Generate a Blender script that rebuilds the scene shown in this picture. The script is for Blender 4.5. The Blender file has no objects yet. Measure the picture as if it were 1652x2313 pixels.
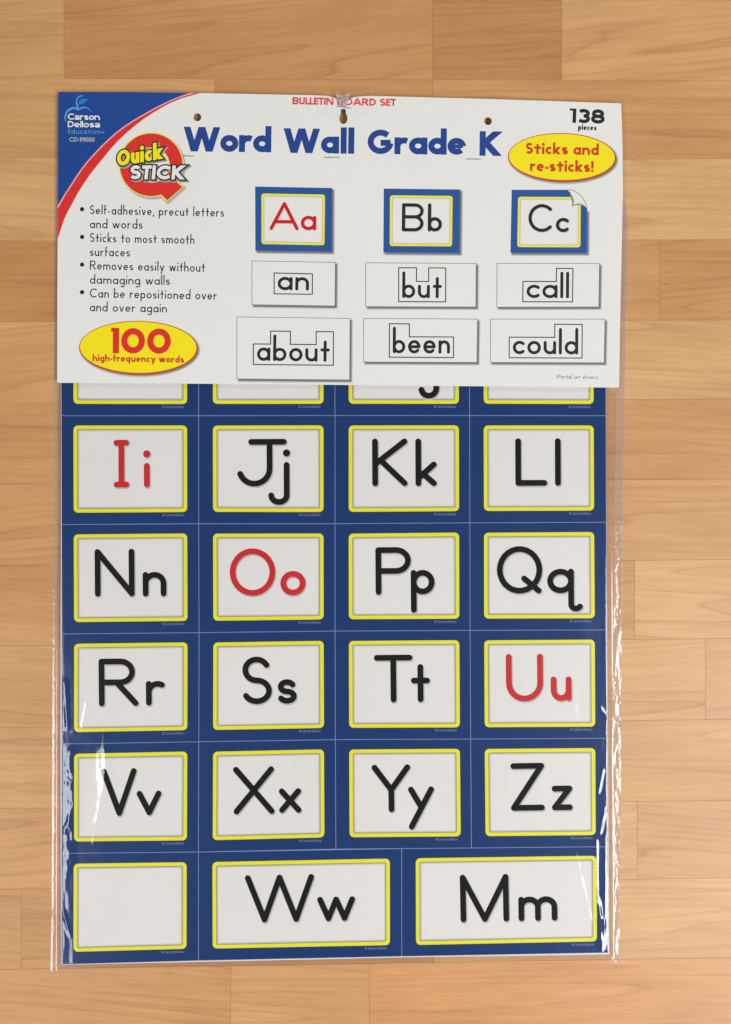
import bpy, math, random
import numpy as np
from mathutils import Vector
from mathutils.geometry import delaunay_2d_cdt

# ------------------------------------------------------------------ scale and camera
PX = 0.00028                       # metres on the floor per photograph pixel
CX, CY = 826.0, 1156.5
HCAM = 0.62
sc = bpy.context.scene
cam_d = bpy.data.cameras.new("camera")
cam = bpy.data.objects.new("camera", cam_d)
sc.collection.objects.link(cam)
cam.location = (0, 0, HCAM)
cam_d.sensor_fit = 'VERTICAL'
cam_d.angle_y = 2 * math.atan(CY * PX / HCAM)
cam_d.clip_start = 0.01
cam_d.clip_end = 50
sc.camera = cam

# ------------------------------------------------------------------ light: a room with ceiling lamps
w = bpy.data.worlds.new("World")
sc.world = w
w.use_nodes = True
bg = w.node_tree.nodes["Background"]
bg.inputs[0].default_value = (0.96, 0.98, 1.0, 1)
bg.inputs[1].default_value = 0.17
def lamp(name, loc, sx, sy, power, color=(1, 0.985, 0.958)):
    d = bpy.data.lights.new(name, 'AREA')
    d.shape = 'RECTANGLE'; d.size = sx; d.size_y = sy; d.energy = power; d.color = color
    o = bpy.data.objects.new(name, d)
    sc.collection.objects.link(o)
    o.location = loc
    return o
lamp("ceiling_lamp", (1.42, -1.15, 2.4), 0.9, 1.9, 79)
lamp("ceiling_lamp", (-1.42, -1.25, 2.4), 0.8, 1.6, 30)
lamp("ceiling_lamp", (0.3, 2.6, 2.4), 2.4, 0.8, 32)
sc.view_settings.view_transform = 'Standard'
sc.view_settings.look = 'None'
sc.view_settings.exposure = 0.0
sc.view_settings.gamma = 1.0

# ------------------------------------------------------------------ helpers
def P(x, y, z=0.0):
    """photograph pixel -> place on the horizontal plane at height z"""
    k = (HCAM - z) / HCAM * PX
    return ((x - CX) * k, (CY - y) * k, z)

def lin(c):
    return tuple(((v / 255) / 12.92 if v / 255 <= 0.04045 else ((v / 255 + 0.055) / 1.055) ** 2.4) for v in c)

MATS = {}
def ink(name, rgb, rough=0.5, spec=0.4, gain=1.0):
    if name in MATS: return MATS[name]
    m = bpy.data.materials.new(name); m.use_nodes = True
    nt = m.node_tree; b = nt.nodes["Principled BSDF"]
    c = [min(0.92, v * gain) for v in lin(rgb)]
    tc = nt.nodes.new('ShaderNodeTexCoord')
    nz = nt.nodes.new('ShaderNodeTexNoise'); nz.inputs['Scale'].default_value = 900; nz.inputs['Detail'].default_value = 3
    nt.links.new(tc.outputs['Object'], nz.inputs['Vector'])
    nz2 = nt.nodes.new('ShaderNodeTexNoise'); nz2.inputs['Scale'].default_value = 9
    nt.links.new(tc.outputs['Object'], nz2.inputs['Vector'])
    ad = nt.nodes.new('ShaderNodeMath'); ad.operation = 'ADD'
    nt.links.new(nz.outputs['Fac'], ad.inputs[0]); nt.links.new(nz2.outputs['Fac'], ad.inputs[1])
    mr = nt.nodes.new('ShaderNodeMapRange'); mr.inputs[1].default_value = 0.5; mr.inputs[2].default_value = 1.5
    mr.inputs[3].default_value = 0.965; mr.inputs[4].default_value = 1.03
    nt.links.new(ad.outputs[0], mr.inputs[0])
    mx = nt.nodes.new('ShaderNodeVectorMath'); mx.operation = 'SCALE'
    mx.inputs[0].default_value = c
    nt.links.new(mr.outputs[0], mx.inputs['Scale'])
    nt.links.new(mx.outputs[0], b.inputs['Base Color'])
    b.inputs['Roughness'].default_value = rough
    b.inputs['Specular IOR Level'].default_value = spec
    MATS[name] = m
    return m

G = 1.02
WHITE = ink('white_card', (226, 225, 222), 0.55, gain=G)
PAPER = ink('white_paper', (223, 222, 221), 0.5, gain=G)
BLUE_H = ink('header_blue_ink', (14, 64, 140), 0.45, gain=G)
BLUE_T = ink('title_blue_ink', (18, 62, 138), 0.5, gain=G)
BLUE_S = ink('sample_blue_ink', (28, 78, 150), 0.5, gain=G)
BLUE_C = ink('card_blue_ink', (3, 51, 110), 0.4, .1, gain=G)
SKY = ink('light_blue_ink', (92, 155, 218), 0.5, gain=G)
LEAF = ink('leaf_blue_ink', (20, 118, 190), 0.5, gain=G)
RED = ink('red_ink', (214, 40, 36), 0.5, gain=G)
RED_L = ink('letter_red_ink', (200, 28, 34), 0.45, .2, gain=G)
RED_B = ink('badge_red_ink', (200, 54, 22), 0.5, gain=G)
PINK = ink('pink_ink', (222, 150, 165), 0.5, gain=G)
YEL = ink('badge_yellow_ink', (240, 222, 8), 0.5, gain=G)
YEL_C = ink('frame_yellow_ink', (230, 226, 38), 0.45, gain=G)
YEL_S = ink('sample_yellow_ink', (228, 222, 90), 0.5, gain=G)
BLACK = ink('black_ink', (24, 22, 21), 0.5, gain=G)
BLACK_L = ink('letter_black_ink', (4, 4, 4), 0.5, .05, gain=G)
GREY1 = ink('pale_grey_ink', (205, 204, 202), 0.5, gain=G)
GREY2 = ink('mid_grey_ink', (172, 171, 170), 0.5, gain=G)
GREY3 = ink('dark_grey_ink', (122, 121, 121), 0.5, gain=G)
GREYT = ink('grey_text_ink', (105, 103, 102), 0.5, gain=G)
LINE = ink('line_ink', (70, 68, 68), 0.5, gain=G)
LILAC = ink('lilac_ink', (118, 128, 182), 0.5, gain=G)
INS1 = ink('inset_grey_ink', (150, 149, 146), 0.5, gain=G)
INS2 = ink('inset_pale_grey_ink', (188, 187, 185), 0.5, gain=G)
OLIVE = ink('olive_ink', (150, 148, 60), 0.5, gain=G)
DEEP = ink('deep_blue_ink', (16, 34, 62), 0.5, gain=G)
GAPM = ink('perforation_paper', (125, 142, 190), 0.5, gain=G)

COL = sc.collection
def link(name, me, parent=None, **props):
    o = bpy.data.objects.new(name, me)
    COL.objects.link(o)
    if parent is not None: o.parent = parent
    for k, v in props.items(): o[k] = v
    return o

class Art:
    """flat artwork (or solid slabs) collected into one mesh with several materials; layers are stacked in z"""
    def __init__(s, z):
        s.z = z; s.v = []; s.f = []; s.m = []; s.mats = []
    def mi(s, mat):
        if mat not in s.mats: s.mats.append(mat)
        return s.mats.index(mat)
    def polys(s, polys, mat, layer=0):
        """union of the polygons (photograph px), triangulated"""
        z = s.z + layer * 0.00002
        vs, fs = [], []
        ox = sum(p[0][0] for p in polys) / len(polys); oy = sum(p[0][1] for p in polys) / len(polys)
        for p in polys:
            p = [(a_ - ox, b_ - oy) for a_, b_ in p]
            area = sum(p[i][0] * p[(i + 1) % len(p)][1] - p[(i + 1) % len(p)][0] * p[i][1] for i in range(len(p)))
            if abs(area) < 1e-6: continue
            if area < 0: p = p[::-1]
            fs.append(list(range(len(vs), len(vs) + len(p))))
            vs += [Vector((a, b)) for a, b in p]
        if not vs: return
        ov, oe, of, a, b, c = delaunay_2d_cdt(vs, [], fs, 0, 1e-4)
        of = [f for f, src in zip(of, c) if len(src)]
        base = len(s.v); i = s.mi(mat)
        s.v += [P(q[0] + ox, q[1] + oy, z) for q in ov]
        for f in of:
            q = [ov[k] for k in f]
            ar = (q[1][0] - q[0][0]) * (q[2][1] - q[0][1]) - (q[2][0] - q[0][0]) * (q[1][1] - q[0][1])
            f = list(f)
            if ar > 0: f = f[::-1]          # y points down in the photograph
            s.f.append([base + k for k in f]); s.m.append(i)
    def slab(s, outer, holes, thick, mat):
        vs = [Vector(p) for p in outer]; fs = [list(range(len(outer)))]; es = []
        loops = [list(range(len(outer)))]
        for h in holes:
            b = len(vs); n = len(h)
            vs += [Vector(p) for p in h]
            es += [(b + k, b + (k + 1) % n) for k in range(n)]
            loops.append(list(range(b, b + n)))
        ar = sum(outer[i][0] * outer[(i + 1) % len(outer)][1] - outer[(i + 1) % len(outer)][0] * outer[i][1] for i in range(len(outer)))
        if ar < 0: fs[0] = fs[0][::-1]
        ov, oe, of, a, b_, c = delaunay_2d_cdt(vs, es, fs, 1, 1e-4)
        i = s.mi(mat)
        def inside(pt, poly):
            r = False; n = len(poly)
            for k in range(n):
                x1, y1 = poly[k]; x2, y2 = poly[(k + 1) % n]
                if (y1 > pt[1]) != (y2 > pt[1]) and pt[0] < (x2 - x1) * (pt[1] - y1) / (y2 - y1) + x1: r = not r
            return r
        top = len(s.v); s.v += [P(q[0], q[1], s.z) for q in ov]
        bot = len(s.v); s.v += [P(q[0], q[1], s.z)[:2] + (s.z - thick,) for q in ov]
        for f in of:
            q = [ov[k] for k in f]; cc = (sum(t[0] for t in q) / 3, sum(t[1] for t in q) / 3)
            if any(inside(cc, h) for h in holes): continue
            ar = (q[1][0] - q[0][0]) * (q[2][1] - q[0][1]) - (q[2][0] - q[0][0]) * (q[1][1] - q[0][1])
            f = list(f)
            if ar > 0: f = f[::-1]
            s.f.append([top + k for k in f]); s.m.append(i)
            s.f.append([bot + k for k in f[::-1]]); s.m.append(i)
        for lp in [outer] + list(holes):
            a = len(s.v); n = len(lp)
            s.v += [P(q[0], q[1], s.z) for q in lp]
            s.v += [P(q[0], q[1], s.z)[:2] + (s.z - thick,) for q in lp]
            for k in range(n):
                k2 = (k + 1) % n
                s.f.append([a + k, a + k2, a + n + k2, a + n + k]); s.m.append(i)
    def build(s, name, parent=None, **props):
        me = bpy.data.meshes.new(name)
        me.from_pydata(s.v, [], s.f)
        for m in s.mats: me.materials.append(m)
        me.polygons.foreach_set('material_index', s.m)
        me.update()
        return link(name, me, parent, **props)

def circle(cx, cy, rx, ry=None, n=28, rot=0):
    ry = rx if ry is None else ry
    c, s_ = math.cos(rot), math.sin(rot)
    return [(cx + rx * math.cos(t) * c - ry * math.sin(t) * s_, cy + rx * math.cos(t) * s_ + ry * math.sin(t) * c)
            for t in [2 * math.pi * k / n for k in range(n)]]

def hull(q):
    """convex outline of a few points"""
    q = sorted(q)
    def half(pts):
        h = []
        for p in pts:
            while len(h) > 1 and (h[-1][0] - h[-2][0]) * (p[1] - h[-2][1]) - (h[-1][1] - h[-2][1]) * (p[0] - h[-2][0]) <= 1e-9: h.pop()
            h.append(p)
        return h[:-1]
    return half(q) + half(q[::-1])

def ribbon(pts, wd, closed=False):
    """convex quads along a centre line"""
    out = []; n = len(pts)
    nr = []
    for i in range(n):
        a = pts[(i - 1) % n] if (i > 0 or closed) else pts[i]
        b = pts[(i + 1) % n] if (i < n - 1 or closed) else pts[i]
        dx, dy = b[0] - a[0], b[1] - a[1]; l = math.hypot(dx, dy) or 1
        nr.append((-dy / l, dx / l))
    h = wd / 2 if not callable(wd) else None
    def off(i, s_):
        hh = h if h is not None else wd(i / (n - 1)) / 2
        return (pts[i][0] + nr[i][0] * hh * s_, pts[i][1] + nr[i][1] * hh * s_)
    for i in range(n if closed else n - 1):
        j = (i + 1) % n
        out.append(hull([off(i, 1), off(j, 1), off(j, -1), off(i, -1)]))
    return out

def polyline(pts, wd, closed=False):
    """straight segments with square-mitred corners, drawn as thin rectangles"""
    out = []; n = len(pts)
    for i in range(n if closed else n - 1):
        a, b = pts[i], pts[(i + 1) % n]
        dx, dy = b[0] - a[0], b[1] - a[1]; l = math.hypot(dx, dy) or 1
        ux, uy = dx / l * wd / 2, dy / l * wd / 2
        a = (a[0] - ux, a[1] - uy); b = (b[0] + ux, b[1] + uy)
        out.append([(a[0] - uy, a[1] + ux), (b[0] - uy, b[1] + ux), (b[0] + uy, b[1] - ux), (a[0] + uy, a[1] - ux)])
    return out

def grow(poly, d):
    """push a convex outline outwards"""
    cx = sum(p[0] for p in poly) / len(poly); cy = sum(p[1] for p in poly) / len(poly)
    out = []
    for x, y in poly:
        out.append((x + (d if x > cx else -d), y + (d if y > cy else -d)))
    return out

def bil(q, u, v):
    (x0, y0), (x1, y1), (x2, y2), (x3, y3) = q       # TL TR BR BL
    return ((1 - v) * ((1 - u) * x0 + u * x1) + v * ((1 - u) * x3 + u * x2),
            (1 - v) * ((1 - u) * y0 + u * y1) + v * ((1 - u) * y3 + u * y2))

def rrect(q, r, inset=0.0, n=5, dx=0, dy=0):
    """rounded quad with corners q, inset in px"""
    wq = math.hypot(q[1][0] - q[0][0], q[1][1] - q[0][1]); hq = math.hypot(q[3][0] - q[0][0], q[3][1] - q[0][1])
    pts = []
    x0, y0, x1, y1 = inset, inset, wq - inset, hq - inset
    for (cx, cy, a0) in ((x0 + r, y0 + r, 180), (x1 - r, y0 + r, 270), (x1 - r, y1 - r, 0), (x0 + r, y1 - r, 90)):
        for k in range(n + 1):
            a = math.radians(a0 + 90 * k / n)
            px, py = cx + r * math.cos(a), cy + r * math.sin(a)
            b = bil(q, px / wq, py / hq)
            pts.append((b[0] + dx, b[1] + dy))
    return pts

def ring(outer, inner):
    n = len(outer)
    return [[outer[k], outer[(k + 1) % n], inner[(k + 1) % n], inner[k]] for k in range(n)]

# ------------------------------------------------------------------ a drawn alphabet: centre lines of pen strokes
def arc(cx, cy, rx, ry, a0, a1, n=None):
    n = n or max(4, int(abs(a1 - a0) / 13))
    return [(cx + rx * math.cos(math.radians(a0 + (a1 - a0) * k / n)), cy + ry * math.sin(math.radians(a0 + (a1 - a0) * k / n))) for k in range(n + 1)]

def glyph(ch, w, st):
    """strokes in units of the cap height, and the advance. st: xh, asc, dsc, round, ox, hand"""
    h = w / 2; R = st['round']; e = h if R else 0.0; xh = st['xh']; asc = st['asc']; dsc = st.get('dsc', 0.38); ox = st.get('ox', 1.0)
    S = []                                     # ('s', pts, closed) | ('c', p, q, lo, hi) | ('d', x, y, r)
    def ln(*p): S.append(('s', list(p), False))
    def diag(p, q, lo=0.0, hi=1.0): S.append(('c', p, q, lo, hi))
    def full(cx, cy, rx, ry): S.append(('s', arc(cx, cy, rx, ry, 0, 360, 26)[:-1], True))
    r = xh / 2 - h; rx = r * ox; cy = xh / 2
    W = 0
    if ch == 'o': full(h + rx, cy, rx, r); W = 2 * rx + w
    elif ch == 'a' and st.get('two'):
        W = xh * 0.98; rr = (xh * 0.56 - w) / 2
        S.append(('s', arc(W / 2 - h * .2, xh - h - rr * .9, W / 2 - h, rr * .9, 165, 0) + [(W - h * 1.2, e)], False))
        full(h + (W - w) * .45, h + rr, (W - w) * .45, rr)
    elif ch in 'adbpqg':
        if ch in 'adqg': full(h + rx, cy, rx, r); sx = h + 2 * rx
        else: full(h + rx, cy, rx, r); sx = h
        if ch == 'a': ln((sx, e), (sx, xh - e))
        if ch in 'db': ln((sx, e), (sx, asc - e))
        if ch == 'p': ln((sx, -dsc + e), (sx, xh - e))
        if ch == 'q':
            if st.get('hand'):
                ra = xh * 0.17; S.append(('s', [(sx, xh - e)] + [(sx, -dsc + h + ra)] + arc(sx + ra, -dsc + h + ra, ra, ra, 180, 330), False))
            else: ln((sx, -dsc + e), (sx, xh - e))
        if ch == 'g':
            rg = rx * 0.86; S.append(('s', [(sx, xh - e), (sx, -dsc + h + rg * .9)] + arc(sx - rg, -dsc + h + rg * .9, rg, rg * .9, 0, -150 if not st.get('hand') else -170), False))
        W = 2 * rx + w
        if ch == 'q' and st.get('hand'): W = 2 * rx + w + 2 * xh * 0.17 - h * .3
    elif ch == 'c':
        S.append(('s', arc(h + rx, cy, rx, r, 48, 312), False)); W = h + rx * 1.66 + h * (1.0 if R else .7)
    elif ch == 'e':
        S.append(('s', arc(h + rx, cy, rx, r, 0, 318), False)); ln((h * 1.2, cy), (h + 2 * rx, cy)); W = 2 * rx + w
        if w > .17: S[-1] = ('s', [(h * 1.2, cy), (h + 2 * rx, cy)], False, 0.62)
    elif ch == 'f':
        ra = max(xh * 0.22, h * 1.25); sx = h + xh * .13
        S.append(('s', [(sx, e), (sx, asc - h - ra)] + arc(sx + ra, asc - h - ra, ra, ra, 180, 90) + [(sx + xh * .30, asc - h)] * (w > .15), False))
        ln((e, xh - h), (sx + xh * .30 - e + h, xh - h)); W = sx + xh * .30 + h
    elif ch in 'hnmur':
        nw = xh * (0.92 if w < .16 else 1.02) * (ox if ch != 'm' else 1)
        ra = (nw - w) / 2
        if ch == 'h': ln((h, e), (h, asc - e))
        if ch in 'nmr': ln((h, e), (h, xh - e))
        if ch in 'hn':
            S.append(('s', arc(h + ra, xh - h - ra * 1.0, ra, ra, 180, 0) + [(h + 2 * ra, e)], False)); W = nw
        if ch == 'm':
            ra *= 0.9
            for k in (0, 1): S.append(('s', arc(h + ra + 2 * ra * k, xh - h - ra, ra, ra, 180, 0) + [(h + 2 * ra * (k + 1), e)], False))
            W = w + 4 * ra
        if ch == 'r':
            S.append(('s', arc(h + ra, xh - h - ra, ra, ra, 180, 62), False)); W = h + ra * 1.47 + h * (.9 if R else .35)
        if ch == 'u':
            S.append(('s', [(h, xh - e)] + arc(h + ra, h + ra, ra, ra, 180, 360), False)); ln((h + 2 * ra, e), (h + 2 * ra, xh - e)); W = nw
    elif ch in 'ij':
        d = max(w * 0.62, .06) if w < .2 else w * .6
        dy = xh + (asc - xh) * .55 if not st.get('hand') else xh + h + .13
        if ch == 'i': ln((h, e), (h, xh - e)); S.append(('d', h, dy, d)); W = w
        else:
            ra = xh * 0.27; x0 = h + 2 * ra * (1 if st.get('hand') else .4)
            S.append(('s', [(x0, xh - e), (x0, -dsc + h + ra)] + arc(x0 - ra, -dsc + h + ra, ra, ra, 0, -180 if st.get('hand') else -80), False))
            S.append(('d', x0, dy, d)); W = x0 + h
    elif ch == 'l': ln((h, e), (h, asc - e)); W = w
    elif ch == 'k':
        W = xh * .88 + (w * .5 if w > .16 else 0); ln((h, e), (h, asc - e))
        diag((h + w * .2, xh * .36), (W - h, xh - e), 0, xh); diag((h + (W - w) * .28, xh * .52), (W - h, e), 0, xh)
    elif ch in 'sS38' and ch != '3' and ch != '8':
        H = xh if ch == 's' else 1.0; W = (H * .78 if ch == 's' else .60) + (w * .35 if w > .16 else 0)
        r1 = (H / 2 - h) / 2; a = W / 2 - h
        top = arc(W / 2, H - h - r1, a * .92, r1, 28, 262, 16); bot = arc(W / 2, h + r1, a, r1, 82, -152, 16)
        S.append(('s', top + bot, False))
    elif ch == 't':
        W = xh * .62 + (w if w > .16 else w * .4); ln((W / 2, e), (W / 2, (asc * .84 if not st.get('hand') else .80) - e)); ln((e, xh - h), (W - e, xh - h))
    elif ch in 'vwyxz':
        W = {'v': .94, 'w': 1.42, 'y': .98, 'x': .88, 'z': .84}[ch] * xh + (w * .5 if w > .16 else 0)
        m = W / 2
        if ch == 'v': diag((h, xh - e), (m, e), 0, xh); diag((W - h, xh - e), (m, e), 0, xh)
        if ch == 'w':
            q = (W - w) / 4
            for a, b in ((0, 1), (2, 1), (2, 3), (4, 3)): diag((h + q * a, xh - e), (h + q * b, e), 0, xh)
        if ch == 'y':
            lo = -dsc + e; k = (xh - e - e) / (xh - e - lo)
            mx = (W - h) + (h - (W - h)) * 0.50
            diag((h, xh - e), (mx, e + .02), 0, xh)
            t = (xh - e - lo) / (xh - 2 * e)
            diag((W - h, xh - e), (W - h + (mx - W + h) * t, lo), -dsc, xh)
        if ch == 'x': diag((h, xh - e), (W - h, e), 0, xh); diag((W - h, xh - e), (h, e), 0, xh)
        if ch == 'z': ln((e, xh - h), (W - e, xh - h)); ln((e, h), (W - e, h)); diag((W - h, xh - h), (h, h), 0, xh)
    # capitals
    elif ch == 'A':
        W = .98; diag((h * .9, e), (W / 2, 1 - e)); diag((W - h * .9, e), (W / 2, 1 - e)); ln((.22, .30), (W - .22, .30))
    elif ch in 'BPR':
        W = {'B': .66, 'P': .64, 'R': .72}[ch] + w * .3; ln((h, e), (h, 1 - e)); b = .50 if ch != 'B' else .52
        rr = (1 - h - b) / 2; bx = W - h - rr if ch != 'R' else W - h - rr - .06
        S.append(('s', [(h, 1 - h), (bx, 1 - h)] + arc(bx, 1 - h - rr, rr, rr, 90, -90)[1:] + [(h, b)], False))
        if ch == 'B':
            rr = (b - h) / 2; bx = W - h - rr; S.append(('s', [(h, b), (bx, b)] + arc(bx, b - rr, rr, rr, 90, -90)[1:] + [(h, h)], False))
        if ch == 'R': diag((W * .45, b), (W - h, e), 0, b)
    elif ch in 'CG':
        rr = .5 - h; rX = rr * (1.0 if w < .16 else 1.02)
        S.append(('s', arc(h + rX, .5, rX, rr, 45, 315 if ch == 'C' else 352), False)); W = h + rX * 1.72 + h * (1.0 if R else .7)
        if ch == 'G': ln((h + rX * 1.0, .46), (h + 2 * rX, .46)); W = 2 * rX + w
    elif ch == 'D':
        W = .78; ln((h, e), (h, 1 - e)); rr = .5 - h; bx = W - h - rr
        S.append(('s', [(h, 1 - h), (bx, 1 - h)] + arc(bx, .5, rr, rr, 90, -90)[1:] + [(h, h)], False))
    elif ch in 'EFL':
        W = {'E': .56, 'F': .54, 'L': .60}[ch] if R else {'E': .52, 'F': .5, 'L': .46}[ch]; ln((h, e), (h, 1 - e))
        if ch in 'EL': ln((e if R else 0, h), (W - e, h))
        if ch in 'EF': ln((h, 1 - h), (W - e, 1 - h)); ln((h, .52), (W - e - (.03 if R else 0), .52))
    elif ch in 'HI' or ch == '1':
        if ch == 'H': W = .74; ln((h, e), (h, 1 - e)); ln((W - h, e), (W - h, 1 - e)); ln((h, .5), (W - h, .5))
        elif ch == 'I':
            if st.get('hand'): W = .33; ln((W / 2, h), (W / 2, 1 - h)); ln((h, h), (W - h, h)); ln((h, 1 - h), (W - h, 1 - h))
            else: W = w; ln((h, e), (h, 1 - e))
        else:
            W = w + (.055 if w > .15 else .12); ln((W - h, e), (W - h, 1 - e))
            if w > .15: S.append(('s', [(0, 1 - .075), (W - h, 1 - .075)], False, .15 / w))
            else: diag((0.02, .86), (W - h, 1 - h), 0, 1)
    elif ch == 'J':
        W = 1.04; sx = W * .655; ra = (sx - h) / 2 * 1.02
        ln((W * .23 + h, 1 - h), (W - h, 1 - h))
        S.append(('s', [(sx, 1 - h), (sx, h + ra)] + arc(sx - ra, h + ra, ra, ra, 0, -160), False))
    elif ch == 'K':
        W = .72 + w * .3; ln((h, e), (h, 1 - e)); diag((h + w * .1, .47), (W - h, 1 - e)) ; diag((h + (W - w) * .18, .55), (W - h, e))
    elif ch in 'MN':
        W = 1.02 if ch == 'M' else .84; ln((h, e), (h, 1 - e)); ln((W - h, e), (W - h, 1 - e))
        if ch == 'M': diag((h, 1 - e), (W / 2, e)); diag((W - h, 1 - e), (W / 2, e))
        else: diag((h, 1 - e), (W - h, e))
    elif ch in 'OQ0':
        rr = .5 - h; rX = rr if ch != '0' else (.44 if w > .2 else .30) - h
        if ch == 'O' and w > .18: rX = rr * .98
        full(h + rX, .5, rX, rr); W = 2 * rX + w
        if ch == 'Q': diag((W * .60, .32), (W - h - .02, h), 0 - .1, 1)
    elif ch == 'T': W = .80 if R else .56; ln((W / 2, e), (W / 2, 1 - h)); ln((e, 1 - h), (W - e, 1 - h))
    elif ch == 'U':
        W = .78 if R else .66; ra = W / 2 - h; S.append(('s', [(h, 1 - e)] + arc(h + ra, h + ra, ra, ra, 180, 360) + [(W - h, 1 - e)], False))
    elif ch in 'VWXYZ':
        W = {'V': .8, 'W': 1.30 if R else 1.42, 'X': .82, 'Y': .8, 'Z': .72}[ch]; m = W / 2
        if ch == 'V': diag((h, 1 - e), (m, e)); diag((W - h, 1 - e), (m, e))
        if ch == 'W':
            q = (W - w) / 4
            for a, b in ((0, 1), (2, 1), (2, 3), (4, 3)): diag((h + q * a, 1 - e), (h + q * b, e))
        if ch == 'X': diag((h, 1 - e), (W - h, e)); diag((W - h, 1 - e), (h, e))
        if ch == 'Y': diag((h, 1 - e), (m, .47)); diag((W - h, 1 - e), (m, .47)); ln((m, e), (m, .47))
        if ch == 'Z': ln((h, 1 - h), (W - h, 1 - h)); ln((h, h), (W - h, h)); diag((W - h, 1 - h), (h, h), 0, 1)
    elif ch == '3':
        W = .60; rt = (.5 - h) / 2; a = W / 2 - h
        S.append(('s', arc(W / 2, 1 - h - rt, a * .92, rt, 150, -90, 14), False)); S.append(('s', arc(W / 2, h + rt * 1.04, a, rt * 1.04, 90, -150, 14), False))
    elif ch == '8':
        W = .62; rt = (.5 - h) / 2; a = W / 2 - h; full(W / 2, 1 - h - rt, a * .86, rt); full(W / 2, h + rt * 1.05, a, rt * 1.05)
    elif ch == '9':
        W = .58; a = W / 2 - h; full(W / 2, 1 - h - a * 1.05, a, a * 1.05); S.append(('s', arc(W / 2 - a * .1, .55, a * 1.1, .55 - h, 0, -110), False))
    elif ch == '-': W = .30; ln((0, xh * .48), (W, xh * .48))
    elif ch == ',': W = w * 1.3; ln((W - h, h * 1.6), (h * .6, -.16))
    elif ch == '.': W = w * 1.3; S.append(('d', W / 2, h * 1.2, h * 1.25))
    elif ch == '!': W = w; ln((h, .32), (h, 1)); S.append(('d', h, h * 1.05, h * 1.1))
    elif ch == '(': W = .2; S.append(('s', arc(.55, .38, .5, .72, 132, 228), False))
    elif ch == ')': W = .2; S.append(('s', arc(-.35, .38, .5, .72, -48, 48), False))
    elif ch == '©': W = 1.0; full(.5, .5, .46, .46); S.append(('s', arc(.5, .5, .2, .2, 45, 315), False))
    elif ch == ' ': W = .30
    return S, W

def clip_y(poly, lo, hi):
    for (lim, sg) in ((lo, 1), (hi, -1)):
        out = []
        for i in range(len(poly)):
            a, b = poly[i], poly[(i + 1) % len(poly)]
            ia, ib = (a[1] - lim) * sg >= 0, (b[1] - lim) * sg >= 0
            if ia: out.append(a)
            if ia != ib:
                t = (lim - a[1]) / (b[1] - a[1]); out.append((a[0] + t * (b[0] - a[0]), lim))
        poly = out
        if len(poly) < 3: return []
    return poly

def expand(S, size, w, rnd, fx, extra=0.0):
    """strokes (units) -> polygons in px, y up. fx maps the unit x of a centre line; extra widens the pen (px)"""
    wp = w * size + 2 * extra; out = []
    for s in S:
        if s[0] == 'd':
            out.append(circle(fx(s[1]) * size, s[2] * size, s[3] * size + extra, n=18)); continue
        if s[0] == 's':
            pts = [(fx(x) * size, y * size) for x, y in s[1]]
            wq = wp * (s[3] if len(s) > 3 else 1)
            if len(pts) == 2 and extra and not rnd:
                (x0, y0), (x1, y1) = pts; l = math.hypot(x1 - x0, y1 - y0) or 1
                ux, uy = (x1 - x0) / l * extra, (y1 - y0) / l * extra; pts = [(x0 - ux, y0 - uy), (x1 + ux, y1 + uy)]
            # split at sharp corners so that ribbons never pinch
            run = [pts[0]]; runs = []
            for k in range(1, len(pts)):
                run.append(pts[k])
                if k < len(pts) - 1 and not s[2]:
                    a, b, c = pts[k - 1], pts[k], pts[k + 1]
                    d1 = math.atan2(b[1] - a[1], b[0] - a[0]); d2 = math.atan2(c[1] - b[1], c[0] - b[0])
                    dd = abs((d2 - d1 + math.pi) % (2 * math.pi) - math.pi)
                    if dd > .75: runs.append(run); run = [pts[k]]
            runs.append(run)
            if s[2]: out += ribbon(pts, wq, True)
            else:
                for rr in runs: out += ribbon(rr, wq)
                if rnd:
                    for q in (pts[0], pts[-1]): out.append(circle(q[0], q[1], wq / 2, n=18))
                    for rr in runs[1:]: out.append(circle(rr[0][0], rr[0][1], wq / 2, n=18))
        if s[0] == 'c':
            p = (fx(s[1][0]) * size, s[1][1] * size); q = (fx(s[2][0]) * size, s[2][1] * size)
            if rnd:
                out += ribbon([p, q], wp); out += [circle(p[0], p[1], wp / 2, n=18), circle(q[0], q[1], wp / 2, n=18)]
            else:
                dx, dy = q[0] - p[0], q[1] - p[1]; l = math.hypot(dx, dy); ux, uy = dx / l * wp * 1.4, dy / l * wp * 1.4
                # extend only the ends that lie on the clip lines
                lo, hi = s[3] * size - extra, s[4] * size + extra
                eps = .03 * size
                pe = abs(p[1] - s[3] * size) < eps or abs(p[1] - s[4] * size) < eps
                qe = abs(q[1] - s[3] * size) < eps or abs(q[1] - s[4] * size) < eps
                p2 = (p[0] - ux, p[1] - uy) if pe else p
                q2 = (q[0] + ux, q[1] + uy) if qe else q
                c = clip_y(ribbon([p2, q2], wp * (1.08 if w > .19 else 1))[0], lo, hi)
                if c: out.append(c)
    return out

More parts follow.
